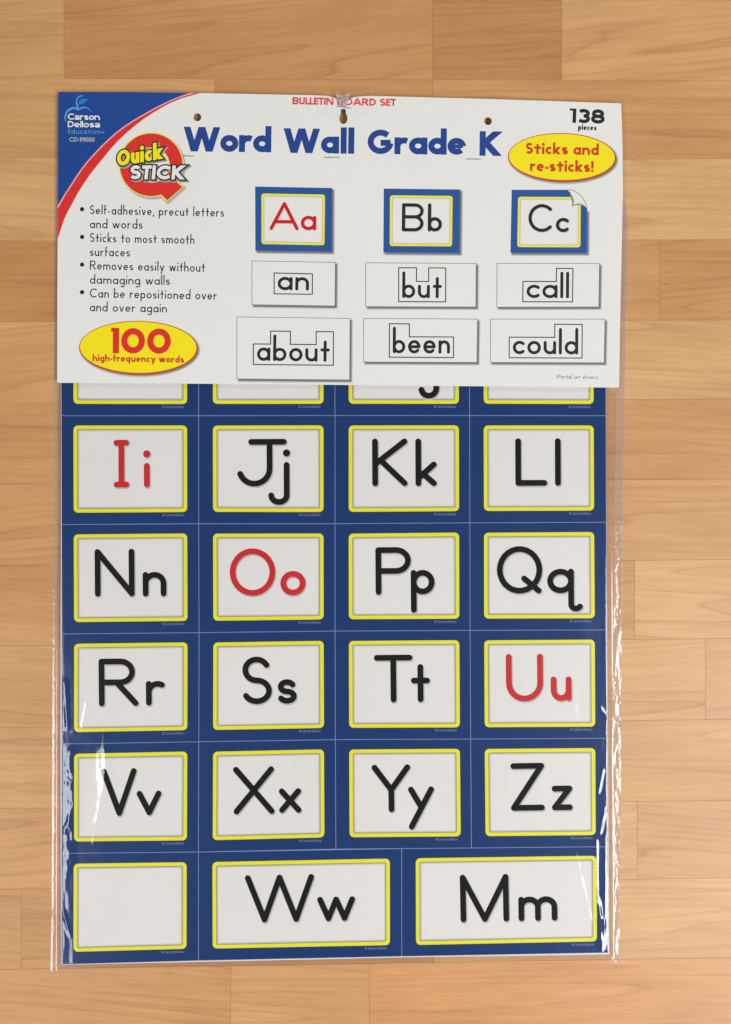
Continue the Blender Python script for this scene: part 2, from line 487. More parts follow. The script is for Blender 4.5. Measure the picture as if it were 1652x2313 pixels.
STY = {
    'bold': dict(w=.248, xh=.69, asc=1.07, dsc=.32, round=False, ox=1.08),
    'badge': dict(w=.22, xh=.68, asc=1.06, dsc=.30, round=False, ox=1.06),
    'book': dict(w=.124, xh=.60, asc=1.10, dsc=.34, round=False, ox=1.0),
    'hand': dict(w=.122, xh=.515, asc=1.0, dsc=.385, round=True, ox=1.0, hand=True),
    'word': dict(w=.116, xh=.505, asc=1.0, dsc=.36, round=True, ox=1.0, hand=True),
    'gill': dict(w=.20, xh=.72, asc=1.02, dsc=.3, round=False, ox=1.02, two=True),
    'edu': dict(w=.13, xh=.72, asc=1.02, dsc=.3, round=False, ox=1.0, two=True),
    'logo': dict(w=.24, xh=.70, asc=1.10, dsc=.3, round=False, ox=.88),
}
def frame_map(p0, p1, slant=0.0):
    L = math.hypot(p1[0] - p0[0], p1[1] - p0[1]); ux, uy = (p1[0] - p0[0]) / L, (p1[1] - p0[1]) / L
    vx, vy = uy, -ux                       # up on the page
    return lambda x, y: (p0[0] + ux * (x + slant * y) + vx * y, p0[1] + uy * (x + slant * y) + vy * y), L

def text(s, style, size, p0, p1, extra=0.0, slant=0.0, hs=None, sp=.10, space=.38, off=(0, 0)):
    """lay a line of text from p0 to p1 (px, ends of the baseline); letter width follows from the length"""
    st = STY[style]; w = st['w']
    f, L = frame_map(p0, p1, slant)
    gl = [glyph(c, w, st) for c in s]
    # total = sum(w + (W-w)*k) + sp*(n-1); solve k
    fix = sum(min(w, g[1]) for g in gl if True) + sp * (len(s) - 1)
    var = sum(g[1] - min(w, g[1]) for g in gl)
    k = (L / size - fix) / var
    if hs is not None: k = hs
    if not .8 < k < 1.25 and extra == 0: print('text fit', s, round(k, 2))
    x = 0; out = []
    for (S, W), c in zip(gl, s):
        ww = min(w, W); h = w / 2
        if c == ' ': x += (W * k + sp); continue
        polys = expand(S, size, w, st['round'], lambda u, x=x: x + h + (u - h) * k, extra)
        out += [[(f(a, b)[0] + off[0], f(a, b)[1] + off[1]) for a, b in p] for p in polys]
        x += ww + (W - ww) * k + sp
    return out

def letter(c, x0, x1, base, size, style='hand', extra=0.0, slope=0.0, off=(0, 0), wpx=None):
    """one letter whose ink runs exactly from x0 to x1"""
    st = STY[style]; w = (wpx / size) if wpx else st['w']; S, W = glyph(c, w, st); h = w / 2
    k = ((x1 - x0) / size - w) / (W - w) if W - w > 1e-6 else 1
    f, L = frame_map((x0, base - slope * (x1 - x0) / 2), (x1, base + slope * (x1 - x0) / 2))
    polys = expand(S, size, w, st['round'], lambda u: h + (u - h) * k, extra)
    return [[(f(a, b)[0] + off[0], f(a, b)[1] + off[1]) for a, b in p] for p in polys]

# ------------------------------------------------------------------ wood floor
def wood_material():
    m = bpy.data.materials.new('maple_laminate'); m.use_nodes = True
    nt = m.node_tree; N = nt.nodes; Lk = nt.links; b = N["Principled BSDF"]
    tc = N.new('ShaderNodeTexCoord'); oi = N.new('ShaderNodeObjectInfo')
    # every plank reads another part of the log, each tilted a little its own way
    sep = N.new('ShaderNodeSeparateXYZ'); Lk.new(tc.outputs['Object'], sep.inputs[0])
    rs = N.new('ShaderNodeMath'); rs.operation = 'MULTIPLY_ADD'; rs.inputs[1].default_value = .22; rs.inputs[2].default_value = -.11
    Lk.new(oi.outputs['Random'], rs.inputs[0])
    sh = N.new('ShaderNodeMath'); sh.operation = 'MULTIPLY'; Lk.new(sep.outputs[0], sh.inputs[0]); Lk.new(rs.outputs[0], sh.inputs[1])
    y2 = N.new('ShaderNodeMath'); y2.operation = 'ADD'; Lk.new(sep.outputs[1], y2.inputs[0]); Lk.new(sh.outputs[0], y2.inputs[1])
    off = N.new('ShaderNodeMath'); off.operation = 'MULTIPLY'; off.inputs[1].default_value = 37.0; Lk.new(oi.outputs['Random'], off.inputs[0])
    cb = N.new('ShaderNodeCombineXYZ'); Lk.new(sep.outputs[0], cb.inputs[0]); Lk.new(y2.outputs[0], cb.inputs[1]); Lk.new(off.outputs[0], cb.inputs[2])
    def mapping(sx, sy, sz=1):
        mp = N.new('ShaderNodeMapping'); mp.inputs['Scale'].default_value = (sx, sy, sz); Lk.new(cb.outputs[0], mp.inputs[0]); return mp
    # growth rings: contour lines of a slow, stretched noise
    mA = mapping(1.9, 32)
    nA = N.new('ShaderNodeTexNoise'); nA.inputs['Scale'].default_value = 1.0; nA.inputs['Detail'].default_value = 1.2; nA.inputs['Roughness'].default_value = .35
    nA.inputs['Distortion'].default_value = .25
    Lk.new(mA.outputs[0], nA.inputs['Vector'])
    mul = N.new('ShaderNodeMath'); mul.operation = 'MULTIPLY'; mul.inputs[1].default_value = 11.0; Lk.new(nA.outputs['Fac'], mul.inputs[0])
    jit = N.new('ShaderNodeTexNoise'); jit.inputs['Scale'].default_value = 1; jit.inputs['Detail'].default_value = 2
    mj = mapping(25, 130); Lk.new(mj.outputs[0], jit.inputs['Vector'])
    ma = N.new('ShaderNodeMath'); ma.operation = 'MULTIPLY_ADD'; ma.inputs[1].default_value = .22; Lk.new(jit.outputs['Fac'], ma.inputs[0]); Lk.new(mul.outputs[0], ma.inputs[2])
    fr = N.new('ShaderNodeMath'); fr.operation = 'FRACT'; Lk.new(ma.outputs[0], fr.inputs[0])
    cr = N.new('ShaderNodeValToRGB'); e = cr.color_ramp.elements
    e[0].position = 0; e[0].color = (.66, .66, .66, 1); e[1].position = 1; e[1].color = (.55, .55, .55, 1)
    for p, v in ((.045, .95), (.22, 1.0), (.70, .93), (.955, .80)):
        q = cr.color_ramp.elements.new(p); q.color = (v, v, v, 1)
    Lk.new(fr.outputs[0], cr.inputs[0])
    # ring strength varies
    nS = N.new('ShaderNodeTexNoise'); nS.inputs['Scale'].default_value = 1; mS = mapping(5, 22, .7); Lk.new(mS.outputs[0], nS.inputs['Vector'])
    st = N.new('ShaderNodeMapRange'); st.inputs[1].default_value = .3; st.inputs[2].default_value = .72; st.inputs[3].default_value = .25; st.inputs[4].default_value = .72
    Lk.new(nS.outputs['Fac'], st.inputs[0])
    mixr = N.new('ShaderNodeMix'); mixr.data_type = 'FLOAT'; mixr.inputs[2].default_value = .97
    Lk.new(st.outputs[0], mixr.inputs[0]); Lk.new(cr.outputs[0], mixr.inputs[3])
    # fibre
    nF = N.new('ShaderNodeTexNoise'); nF.inputs['Scale'].default_value = 1; nF.inputs['Detail'].default_value = 4; mF = mapping(22, 420); Lk.new(mF.outputs[0], nF.inputs['Vector'])
    fF = N.new('ShaderNodeMapRange'); fF.inputs[1].default_value = .25; fF.inputs[2].default_value = .75; fF.inputs[3].default_value = .90; fF.inputs[4].default_value = 1.07; Lk.new(nF.outputs['Fac'], fF.inputs[0])
    # cloudy tone and small mineral flecks
    nC = N.new('ShaderNodeTexNoise'); nC.inputs['Scale'].default_value = 1; nC.inputs['Detail'].default_value = 3; mC = mapping(11, 34); Lk.new(mC.outputs[0], nC.inputs['Vector'])
    fC = N.new('ShaderNodeMapRange'); fC.inputs[1].default_value = .25; fC.inputs[2].default_value = .75; fC.inputs[3].default_value = .88; fC.inputs[4].default_value = 1.10; Lk.new(nC.outputs['Fac'], fC.inputs[0])
    vo = N.new('ShaderNodeTexVoronoi'); vo.inputs['Scale'].default_value = 1; mV = mapping(9, 26); Lk.new(mV.outputs[0], vo.inputs['Vector'])
    fV = N.new('ShaderNodeMapRange'); fV.inputs[1].default_value = .015; fV.inputs[2].default_value = .05; fV.inputs[3].default_value = .62; fV.inputs[4].default_value = 1.0; Lk.new(vo.outputs['Distance'], fV.inputs[0])
    # camera-like fine grain of the printed laminate
    nG = N.new('ShaderNodeTexNoise'); nG.inputs['Scale'].default_value = 1300; nG.inputs['Detail'].default_value = 2; Lk.new(tc.outputs['Object'], nG.inputs['Vector'])
    fG = N.new('ShaderNodeMapRange'); fG.inputs[1].default_value = .3; fG.inputs[2].default_value = .7; fG.inputs[3].default_value = .94; fG.inputs[4].default_value = 1.06; Lk.new(nG.outputs['Fac'], fG.inputs[0])
    nP = N.new('ShaderNodeTexNoise'); nP.inputs['Scale'].default_value = 1; mP = mapping(75, 950); Lk.new(mP.outputs[0], nP.inputs['Vector'])
    fP = N.new('ShaderNodeMapRange'); fP.inputs[1].default_value = .58; fP.inputs[2].default_value = .74; fP.inputs[3].default_value = 1.0; fP.inputs[4].default_value = .91; Lk.new(nP.outputs['Fac'], fP.inputs[0])
    cur = mixr.outputs[0]
    for x in (fF, fC, fV, fG, fP):
        mm = N.new('ShaderNodeMath'); mm.operation = 'MULTIPLY'; Lk.new(cur, mm.inputs[0]); Lk.new(x.outputs[0], mm.inputs[1]); cur = mm.outputs[0]
    # darker wood is also redder: raise each channel to its own power
    pw = []
    for ex in (.80, 1.05, 1.35):
        p = N.new('ShaderNodeMath'); p.operation = 'POWER'; p.inputs[1].default_value = ex; Lk.new(cur, p.inputs[0]); pw.append(p)
    cc = N.new('ShaderNodeCombineXYZ')
    for i in range(3): Lk.new(pw[i].outputs[0], cc.inputs[i])
    vm = N.new('ShaderNodeVectorMath'); vm.operation = 'MULTIPLY'; Lk.new(oi.outputs['Color'], vm.inputs[0]); Lk.new(cc.outputs[0], vm.inputs[1])
    Lk.new(vm.outputs[0], b.inputs['Base Color'])
    b.inputs['Roughness'].default_value = .42
    b.inputs['Specular IOR Level'].default_value = .45
    bp = N.new('ShaderNodeBump'); bp.inputs['Strength'].default_value = .12; bp.inputs['Distance'].default_value = .0002
    Lk.new(nF.outputs['Fac'], bp.inputs['Height']); Lk.new(bp.outputs[0], b.inputs['Normal'])
    return m
WOOD = wood_material()
SUB = ink('floor_core', (140, 98, 60), .8)

ya = [-365, -187, -5, 177, 356, 544, 727, 911, 1094, 1277, 1459, 1643, 1826, 2009, 2190, 2372, 2554, 2736]
yb = [-360, -180, 0, 182, 359, 541, 723, 901, 1082, 1264, 1442, 1625, 1808, 1983, 2163, 2343, 2523, 2703]
LT = (212, 168, 118); ML = (204, 157, 106); MD = (199, 150, 99); DK = (191, 141, 90); VD = (184, 133, 82); PK = (209, 161, 114); OR = (206, 153, 101)
rows = {  # row -> joints and tones
    2: ([145, 978, 1269], [ML, DK, VD, ML]), 3: ([486, 978], [ML, DK, MD]), 4: ([610], [LT, LT]), 5: ([300, 1491], [DK, MD, MD]),
    6: ([700], [ML, LT]), 7: ([1000], [MD, MD]), 8: ([640], [MD, ML]), 9: ([560, 1434], [MD, MD, LT]),
    10: ([420, 1594], [ML, LT, PK]), 11: ([900], [ML, ML]), 12: ([760, 1440], [MD, LT, ML]), 13: ([49, 980], [MD, MD, LT]),
    14: ([521, 835], [MD, ML, OR])}
random.seed(4)
floor = bpy.data.objects.new('floor', None)
me = bpy.data.meshes.new('floor')
a = P(-1100, -600)[:2]; c = P(2750, 2950)[:2]
me.from_pydata([(a[0], c[1], -.0022), (c[0], c[1], -.0022), (c[0], a[1], -.0022), (a[0], a[1], -.0022)], [], [[0, 1, 2, 3]])
me.materials.append(SUB)
floor = link('floor', me, kind='structure')
for r in range(len(ya) - 1):
    js, tones = rows.get(r, (sorted(random.sample(range(100, 1500, 90), 2)), [random.choice([LT, ML, MD, DK]) for _ in range(3)]))
    xs = [-1080] + ([-1080 + 300 + random.random() * 500] if True else []) + list(js) + [1652 + 150 + random.random() * 300, 2700]
    tn = [random.choice([LT, ML, MD, DK])] + list(tones) + [random.choice([LT, ML, MD, DK])]
    g = .17
    for k in range(len(xs) - 1):
        def yy(l, x):
            return l[0] + (l[1] - l[0]) * x / 1652
        t = (ya[r], yb[r]); b_ = (ya[r + 1], yb[r + 1])
        x0, x1 = xs[k] + g, xs[k + 1] - g
        top = [(x0, yy(t, x0) + g), (x1, yy(t, x1) + g), (x1, yy(b_, x1) - g), (x0, yy(b_, x0) - g)]
        vs = []
        for zz, ins in ((-.0020, 0), (-.00006, 0), (0, .2)):
            for (px, py), (sx, sy) in zip(top, ((1, 1), (-1, 1), (-1, -1), (1, -1))):
                q = P(px + ins * sx, py + ins * sy); vs.append((q[0], q[1], zz))
        fs = [[8, 11, 10, 9]]
        for l in (0, 4):
            for i in range(4):
                j = (i + 1) % 4; fs.append([l + i, l + 4 + i, l + 4 + j, l + j])
        ctr = P((x0 + x1) / 2, (t[0] + b_[0]) / 2)
        vs = [(v[0] - ctr[0], v[1] - ctr[1], v[2]) for v in vs]
        me = bpy.data.meshes.new('plank'); me.from_pydata(vs, [], fs); me.materials.append(WOOD)
        o = link('plank', me, floor); o.location = (ctr[0], ctr[1], 0)
        dv = random.uniform(-2, 2)
        tone = lin([.9 * v + .1 * m_ + dv + h_ for v, m_, h_ in zip(tn[k], (199, 152, 102), (3, 0, -2))])
        o.color = (tone[0], tone[1], tone[2], 1)

# ------------------------------------------------------------------ the sheets of letter cards
Z_SHEET = 0.0025
sheet = bpy.data.objects.new('letter_card_sheet', None); COL.objects.link(sheet)
sheet['label'] = 'blue sheet of punch-out alphabet letter cards with yellow frames, inside the clear sleeve'
sheet['category'] = 'letter cards'
back = Art(0.0021)
back.slab([(138.5, 452), (1366, 448), (1377, 2156), (1200, 2158.6), (908, 2162.5), (760, 2166), (138, 2179.5), (136.5, 1700), (138, 1200)], [], .0017, WHITE)
back.build('backing_sheets', sheet)

rowy = [ (694, 694, 693.5, 693, 693), (939, 939, 938.7, 938.7, 939), (1184.9, 1183, 1183, 1181, 1179.7), (1432, 1429, 1425.5, 1424, 1422.8),
         (1680.5, 1675.6, 1670.7, 1669.4, 1667.7), (1927.6, 1924.6, 1918, 1915.5, 1912.5), (2178.5, 2170, 2163.5, 2157, 2152)]
colx = [ (138.5, 139, 139.5, 140.5, 140.5, 140.5, 139.8), (449, 449, 449.3, 450, 449.5, 448.6, 448.8), (756.5, 757, 757, 757.3, 758, 759, 759.5),
         (1061, 1061.2, 1061.8, 1062.3, 1063.5, 1065.4, 1066), (1368.5, 1369, 1370, 1371.5, 1372.6, 1373.6, 1374.5)]
gp = lambda r, c: (colx[c][r], rowy[r][c])
insL = [27.5, 32.5, 31.3, 32]; insR = [26.2, 26, 24.5, 27.8]
def slope_of(r): return [0, -.001, -.005, -.008, -.011, -.015, -.020][r]

def make_card(q, fq, letters, label, cr_end):
    """q: card corners, fq: corners of the yellow frame, letters: (char, x0, x1, baseline, ink)"""
    g = .75
    q = [(q[0][0] + g, q[0][1] + g), (q[1][0] - g, q[1][1] + g), (q[2][0] - g, q[2][1] - g), (q[3][0] + g, q[3][1] - g)]
    a = Art(Z_SHEET); a.slab(q, [], .0003, BLUE_C)
    # tiny copyright line under the frame
    bx, by = fq[2]; sl = (fq[2][1] - fq[3][1]) / (fq[2][0] - fq[3][0])
    a.polys(text('© Carson-Dellosa', 'edu', 5.6, (bx - 56, by + 9.3 - sl * 56), (bx - 7, by + 9.3 - sl * 7), sp=.12), LILAC, 1)
    a.polys(ring(rrect(fq, 11, -1.6), rrect(fq, 10, 0)), DEEP, 1)
    card = a.build('letter_card', sheet, label=label)
    f = Art(Z_SHEET); f.polys([p for p in ring(rrect(fq, 10, -.2), rrect(fq, 4, 8.0))], YEL_C, 2)
    f.polys(ring(rrect(fq, 4, 7.9), rrect(fq, 3.4, 8.9)), OLIVE, 3)
    f.build('frame', card)
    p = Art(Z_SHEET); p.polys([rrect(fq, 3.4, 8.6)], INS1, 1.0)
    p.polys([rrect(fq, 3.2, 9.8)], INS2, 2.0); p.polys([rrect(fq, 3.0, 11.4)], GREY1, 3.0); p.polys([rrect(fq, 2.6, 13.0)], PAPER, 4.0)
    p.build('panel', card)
    for (ch, x0, x1, base, mat, sl) in letters:
        l = Art(Z_SHEET + .0001)
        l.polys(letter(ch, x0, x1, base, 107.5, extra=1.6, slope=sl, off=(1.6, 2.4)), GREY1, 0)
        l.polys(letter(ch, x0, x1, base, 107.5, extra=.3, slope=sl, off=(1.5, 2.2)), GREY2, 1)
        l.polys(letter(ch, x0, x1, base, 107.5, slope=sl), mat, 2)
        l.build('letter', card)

B, R_ = BLACK_L, RED_L
cards = {
    (0, 0): ([], 'top row card, leftmost, only its empty lower strip showing under the header'),
    (0, 1): ([], 'top row card, second from left, only its empty lower strip showing'),
    (0, 2): ([('g', 940, 992.4, 859, B)], 'top row card showing only the hooked tail of a lowercase g'),
    (0, 3): ([], 'top row card, rightmost, only its empty lower strip showing under the header'),
    (1, 0): ([('I', 257.3, 292.3, 1101, R_), ('i', 325.6, 338.8, 1101, R_)], 'card with red letters Ii'),
    (1, 1): ([('J', 535.7, 648.4, 1099, B), ('j', 606.3, 654.5, 1099, B)], 'card with black letters Jj'),
    (1, 2): ([('K', 841.3, 921, 1098, B), ('k', 939, 987, 1098, B)], 'card with black letters Kk'),
    (1, 3): ([('L', 1164.6, 1236.5, 1097.3, B), ('l', 1254.2, 1267.2, 1097.3, B)], 'card with black letters Ll'),
    (2, 0): ([('N', 214.8, 304.7, 1347.4, B), ('n', 322.9, 376.5, 1347.2, B)], 'card with black letters Nn'),
    (2, 1): ([('O', 519.7, 622.8, 1346, R_), ('o', 633.9, 690.9, 1345, R_)], 'card with red letters Oo'),
    (2, 2): ([('P', 849, 929, 1343.4, B), ('p', 928.4, 982.2, 1342.6, B)], 'card with black letters Pp'),
    (2, 3): ([('Q', 1123, 1225.8, 1341, B), ('q', 1236.6, 1315.9, 1340, B)], 'card with black letters Qq'),
    (3, 0): ([('R', 223.9, 313.4, 1595, B), ('r', 330.3, 372.4, 1593.5, B)], 'card with black letters Rr'),
    (3, 1): ([('S', 546.5, 615, 1590.6, B), ('s', 627, 671, 1589.5, B)], 'card with black letters Ss'),
    (3, 2): ([('T', 846, 933, 1586.6, B), ('t', 929.2, 972, 1586, B)], 'card with black letters Tt'),
    (3, 3): ([('U', 1143.9, 1227.5, 1584.5, R_), ('u', 1244.7, 1291.7, 1583.5, R_)], 'card with red letters Uu'),
    (4, 0): ([('V', 229.5, 310.5, 1843, B), ('v', 309.7, 365.8, 1841.5, B)], 'card with black letters Vv under a streak of glare'),
    (4, 1): ([('X', 528.3, 620.7, 1839, B), ('x', 631, 681.4, 1836, B)], 'card with black letters Xx'),
    (4, 2): ([('Y', 841.3, 928.4, 1834.5, B), ('y', 922.8, 981.4, 1832, B)], 'card with black letters Yy'),
    (4, 3): ([('Z', 1154.7, 1231, 1831, B), ('z', 1247.3, 1293.9, 1830, B)], 'card with black letters Zz'),
}
for (r, c), (lets, label) in cards.items():
    q = [gp(r, c), gp(r, c + 1), gp(r + 1, c + 1), gp(r + 1, c)]
    fq = [(q[0][0] + insL[c], q[0][1] + 22.6 + (0 if c else -.2)), (q[1][0] - insR[c], q[1][1] + 22.2), (q[2][0] - insR[c], q[2][1] - 26.6), (q[3][0] + insL[c], q[3][1] - 27)]
    sl = slope_of(r + 1)
    make_card(q, fq, [l + (sl,) for l in lets], label, fq)
bl = [gp(5, 0), gp(5, 1), gp(6, 1), gp(6, 0)]
make_card(bl, [(167, 1951.2), (421.8, 1947.8), (421.4, 2142.9), (166.6, 2149.8)], [], 'blank card without any letter in the bottom left corner', None)
m1, m2 = (907.6, 1916.9), (908, 2160.4)
make_card([gp(5, 1), m1, m2, gp(6, 1)], [(480.4, 1947.4), (880.8, 1939.6), (881, 2134.6), (481, 2142.4)],
          [('W', 555.6, 711.8, 2083, B, -.02), ('w', 717.7, 803.4, 2080.5, B, -.02)], 'wide card with black letters Ww', None)
make_card([m1, gp(5, 4), gp(6, 4), m2], [(939.6, 1938.8), (1347.8, 1933.2), (1348.6, 2126.2), (940.4, 2134.2)],
          [('M', 1040.9, 1150.8, 2082.4, B, -.02), ('m', 1171.9, 1259.8, 2080.2, B, -.02)], 'wide card with black letters Mm', None)
pf = Art(Z_SHEET - .00004)   # pale perforated strips between the cards
pf.polys([[(138.5, 700), (1368.5, 700), (1371.5, 1430), (1374.5, 2152), (908, 2160.4), (449, 2170), (139.8, 2178.5), (140.5, 1430)]], GAPM, 0)
pf.build('perforation_strip', sheet)

# ------------------------------------------------------------------ the package: header card, sleeve, staples
pack = bpy.data.objects.new('classroom_wall_set_package', None); COL.objects.link(pack)
pack['label'] = 'clear plastic sleeve with white and blue printed header card, lying on the wood floor'
pack['category'] = 'package'
Z_H = 0.0050
hd = Art(Z_H)
outer = [(132, 207.5), (300, 208.2), (440, 210), (600, 213), (715, 215.2), (738, 216.5), (752, 219.5), (764, 224.5), (774, 227.5), (786, 225), (800, 219.5), (820, 217), (845, 216.6),
         (1100, 223.4), (1260, 228.6), (1401, 233.4), (1403.6, 236.5), (1406.6, 330), (1407.4, 430), (1404, 600), (1401, 740), (1399, 873), (1396.6, 875.6),
         (1000, 871.6), (600, 867.6), (131.5, 864.6), (129.4, 862.5), (130, 640), (131, 420)]
slot = [(770.5, 246), (780.5, 246), (782, 256), (785, 264), (785.4, 271), (782, 278), (776, 280.4), (770, 278), (766.8, 271), (767.4, 264), (769.8, 256)]
holes = [circle(446.2, 264.8, 8.9), circle(1102.8, 273.6, 8.7), slot]
hd.slab(outer, holes, .0004, WHITE)
hd.z = 0.0010
hd.slab(outer, holes, .0004, WHITE)
hd.z = Z_H - .0004 - .00001
hd.slab([outer[0], *outer[1:16], *[(x, y + 1.6) for x, y in outer[:16][::-1]]], [], .0036, WHITE)
header = hd.build('header_card', pack, label='white header card with blue corner and red swoosh folded over the top')
ZL = Z_H + .00002

# corner field and swoosh
co = Art(ZL)
edge_b = [(428.4, 209.9), (404, 218.5), (379, 229), (352, 242.3), (325, 257.6), (301, 271.5), (278.4, 286.5), (261, 300), (244.8, 314.5), (229, 329.5), (213.8, 345.5), (199, 362), (185.3, 379), (172, 398), (159.5, 418), (146, 438.5), (130.9, 464)]
co.polys([[(132, 207.5), (300, 208.2)] + edge_b], BLUE_H, 0)
edge_r = [(452, 210.4), (412, 221.5), (384.5, 233), (365, 243.3), (345.7, 255), (324.5, 269), (304.3, 284.7), (286, 300), (268, 317), (251, 335.5), (234.5, 355.8), (218.5, 375), (203.4, 394.6), (190, 414), (175.6, 437), (164, 459), (151.7, 481), (143.4, 500), (130.7, 540)]
up = [(x + 1.6, y + 1.0) for x, y in edge_b]; up[-1] = (130.9, 468)
co.polys([[(428.4, 209.9), (438, 210)] + up[1:] + edge_b[::-1]], PINK, 1)
co.polys([[(440, 210.2)] + [(x + 2.2, y + 1.6) for x, y in edge_b[1:-1]] + [(130.9, 471)] + edge_r[::-1]], RED, 2)
co.build('corner_field', header, label='blue corner with a curved red stripe')

lg = Art(ZL + .00008)
z1 = lambda x, y: (x / 3.867 + 100, y / 3.867 + 180)
lg.polys(ribbon([z1(*p) for p in ((188, 362), (184, 325), (194, 290), (215, 264), (250, 247), (280, 250), (300, 262), (322, 250), (352, 240), (385, 250), (412, 280))], lambda t: .8 + 3.6 * math.sin(math.pi * (t * .8 + .18))), SKY, 0)
lg.polys(ribbon([z1(*p) for p in ((300, 248), (288, 225), (282, 195), (290, 165), (308, 145), (338, 140))], lambda t: 3.6 - 1.2 * t), SKY, 1)
lg.polys([[z1(*p) for p in ((300, 220), (304, 192), (322, 170), (350, 165), (386, 169), (372, 188), (350, 207), (322, 216))]], LEAF, 2)
lg.polys(text('Carson', 'gill', 14.2, (153.5, 270.3), (226, 271.2), sp=.05), WHITE, 1)
lg.polys(text('Dellosa', 'gill', 14.0, (153.5, 287.3), (226.6, 288), sp=.05), WHITE, 1)
lg.polys(text('Education', 'edu', 10.4, (154.3, 302), (226.6, 302.6), sp=.2), SKY, 1)
lg.polys([[(229, 297.5), (236, 297.6), (236, 300), (229, 300)]], SKY, 1)
lg.polys(text('CD-119000', 'edu', 9.6, (157.4, 319.5), (213.8, 320.2), sp=.09), GREY1, 1)
lg.build('publisher_logo', header, label='white lettering under a light blue apple outline')

# round red badge shaped like a Q with two words
qb = Art(ZL + .00006)
qc = (341.8, 372.2)
tail = [(396.5, 404), (415.5, 421.6), (377, 455.5), (362, 441)]
def qshape(R, r, g, off=(0, 0)):
    o = [circle(qc[0] + off[0], qc[1] + off[1], R, n=56)]
    tc = (387, 430)
    o.append([(tc[0] + (x - tc[0]) * (1 + g) + off[0], tc[1] + (y - tc[1]) * (1 + g) + off[1]) for x, y in tail])
    return o
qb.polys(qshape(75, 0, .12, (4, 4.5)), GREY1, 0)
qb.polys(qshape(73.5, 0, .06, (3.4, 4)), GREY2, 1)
qb.polys(qshape(73.2, 0, 0.02), YEL_S, 2)
qb.polys(qshape(70.8, 0, -.12), RED, 3)
hc = (343.8, 373)
qb.polys([circle(hc[0], hc[1], 40, n=40)], YEL_S, 4)
qb.polys([circle(hc[0], hc[1], 37.8, n=40)], WHITE, 5)
def two(a, s, style, size, p0, p1, mat, l, sl, sp, off, hs=None, out=3.0):
    kw = dict(slant=sl, sp=sp)
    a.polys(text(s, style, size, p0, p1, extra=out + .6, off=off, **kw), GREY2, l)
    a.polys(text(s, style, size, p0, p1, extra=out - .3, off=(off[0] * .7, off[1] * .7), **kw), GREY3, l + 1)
    a.polys(text(s, style, size, p0, p1, extra=out, **kw), BLACK, l + 2)
    a.polys(text(s, style, size, p0, p1, **kw), mat, l + 3)
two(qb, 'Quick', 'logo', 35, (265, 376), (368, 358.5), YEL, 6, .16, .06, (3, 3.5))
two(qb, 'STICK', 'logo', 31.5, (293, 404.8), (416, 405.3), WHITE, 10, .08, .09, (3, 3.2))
qb.polys([circle(427.6, 375.4, 4)], GREY3, 0)
qb.build('round_badge', header, label='red Q-shaped badge with yellow Quick over white STICK')

# headline
tt = Art(ZL)
tt.polys(text('Word', 'bold', 55.5, (415.4, 341.8), (613, 344.2), sp=.02), BLUE_T, 0)
tt.polys(text('Wall', 'bold', 55.5, (641, 345), (800.3, 347.4), sp=.06), BLUE_T, 0)
tt.polys(text('Grade', 'bold', 55.5, (830.5, 347.8), (1052.8, 349.8), sp=.03), BLUE_T, 0)
tt.polys(text('K', 'bold', 55.5, (1083.3, 351.7), (1131.4, 352.4)), BLUE_T, 0)
tt.build('title_lettering', header, label='large dark blue words Word Wall Grade K')
tb = Art(ZL); tb.polys(text('BULLETIN BOARD SET', 'badge', 16.2, (661, 235.6), (892, 239.6), sp=.075), RED, 0)
tb.build('caption_lettering', header, label='small red capitals BULLETIN BOARD SET')
tp = Art(ZL); tp.polys(text('138', 'bold', 32.5, (1290, 277.4), (1366, 279.8), sp=.06), BLACK, 0)
tp.polys(text('pieces', 'bold', 12.2, (1306, 293.2), (1348, 294.6), sp=.08), BLACK, 0)
tp.build('count_lettering', header, label='black number 138 above the word pieces')

def oval(cx, cy, rx, ry, rot, lower):
    a = Art(ZL)
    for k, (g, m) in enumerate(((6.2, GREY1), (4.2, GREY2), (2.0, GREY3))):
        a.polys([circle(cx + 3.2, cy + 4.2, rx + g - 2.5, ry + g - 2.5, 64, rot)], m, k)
    a.polys([circle(cx + .6, cy + .8, rx + .2, ry + .4, 64, rot)], RED_B, 3)
    a.polys([circle(cx, cy - .2, rx - 2.4, ry - 2.4, 64, rot)], YEL, 4)
    return a
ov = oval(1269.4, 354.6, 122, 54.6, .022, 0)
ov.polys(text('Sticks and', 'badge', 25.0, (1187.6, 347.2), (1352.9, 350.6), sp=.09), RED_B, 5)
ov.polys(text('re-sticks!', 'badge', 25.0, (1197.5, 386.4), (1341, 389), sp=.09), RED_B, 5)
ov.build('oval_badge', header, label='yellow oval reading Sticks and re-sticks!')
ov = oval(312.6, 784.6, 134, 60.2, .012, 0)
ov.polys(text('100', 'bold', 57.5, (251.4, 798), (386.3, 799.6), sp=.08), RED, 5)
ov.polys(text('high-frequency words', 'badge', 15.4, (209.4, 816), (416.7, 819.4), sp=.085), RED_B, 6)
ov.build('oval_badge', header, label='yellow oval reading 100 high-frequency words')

bt = Art(ZL)
for t, xe, y0, y1 in (('Self-adhesive, precut letters', 507.4, 483.6, 489.6), ('and words', 322.7, 515.3, 516.9), ('Sticks to most smooth', 441, 546.6, 551),
                      ('surfaces', 294, 578.3, 579.6), ('Removes easily without', 464, 608.8, 614.2), ('damaging walls', 384.2, 640.8, 643.6),
                      ('Can be repositioned over', 491, 671.8, 677), ('and over again', 377.4, 703, 706)):
    bt.polys(text(t, 'book', 20.4, (203.2, y0), (xe, y1), sp=.13), BLACK, 0)
for y in (472.5, 535.1, 597.7, 660): bt.polys([circle(185.8, y, 4.9)], BLACK, 0)
bt.build('bullet_lettering', header, label='four bullet points in thin black lettering')

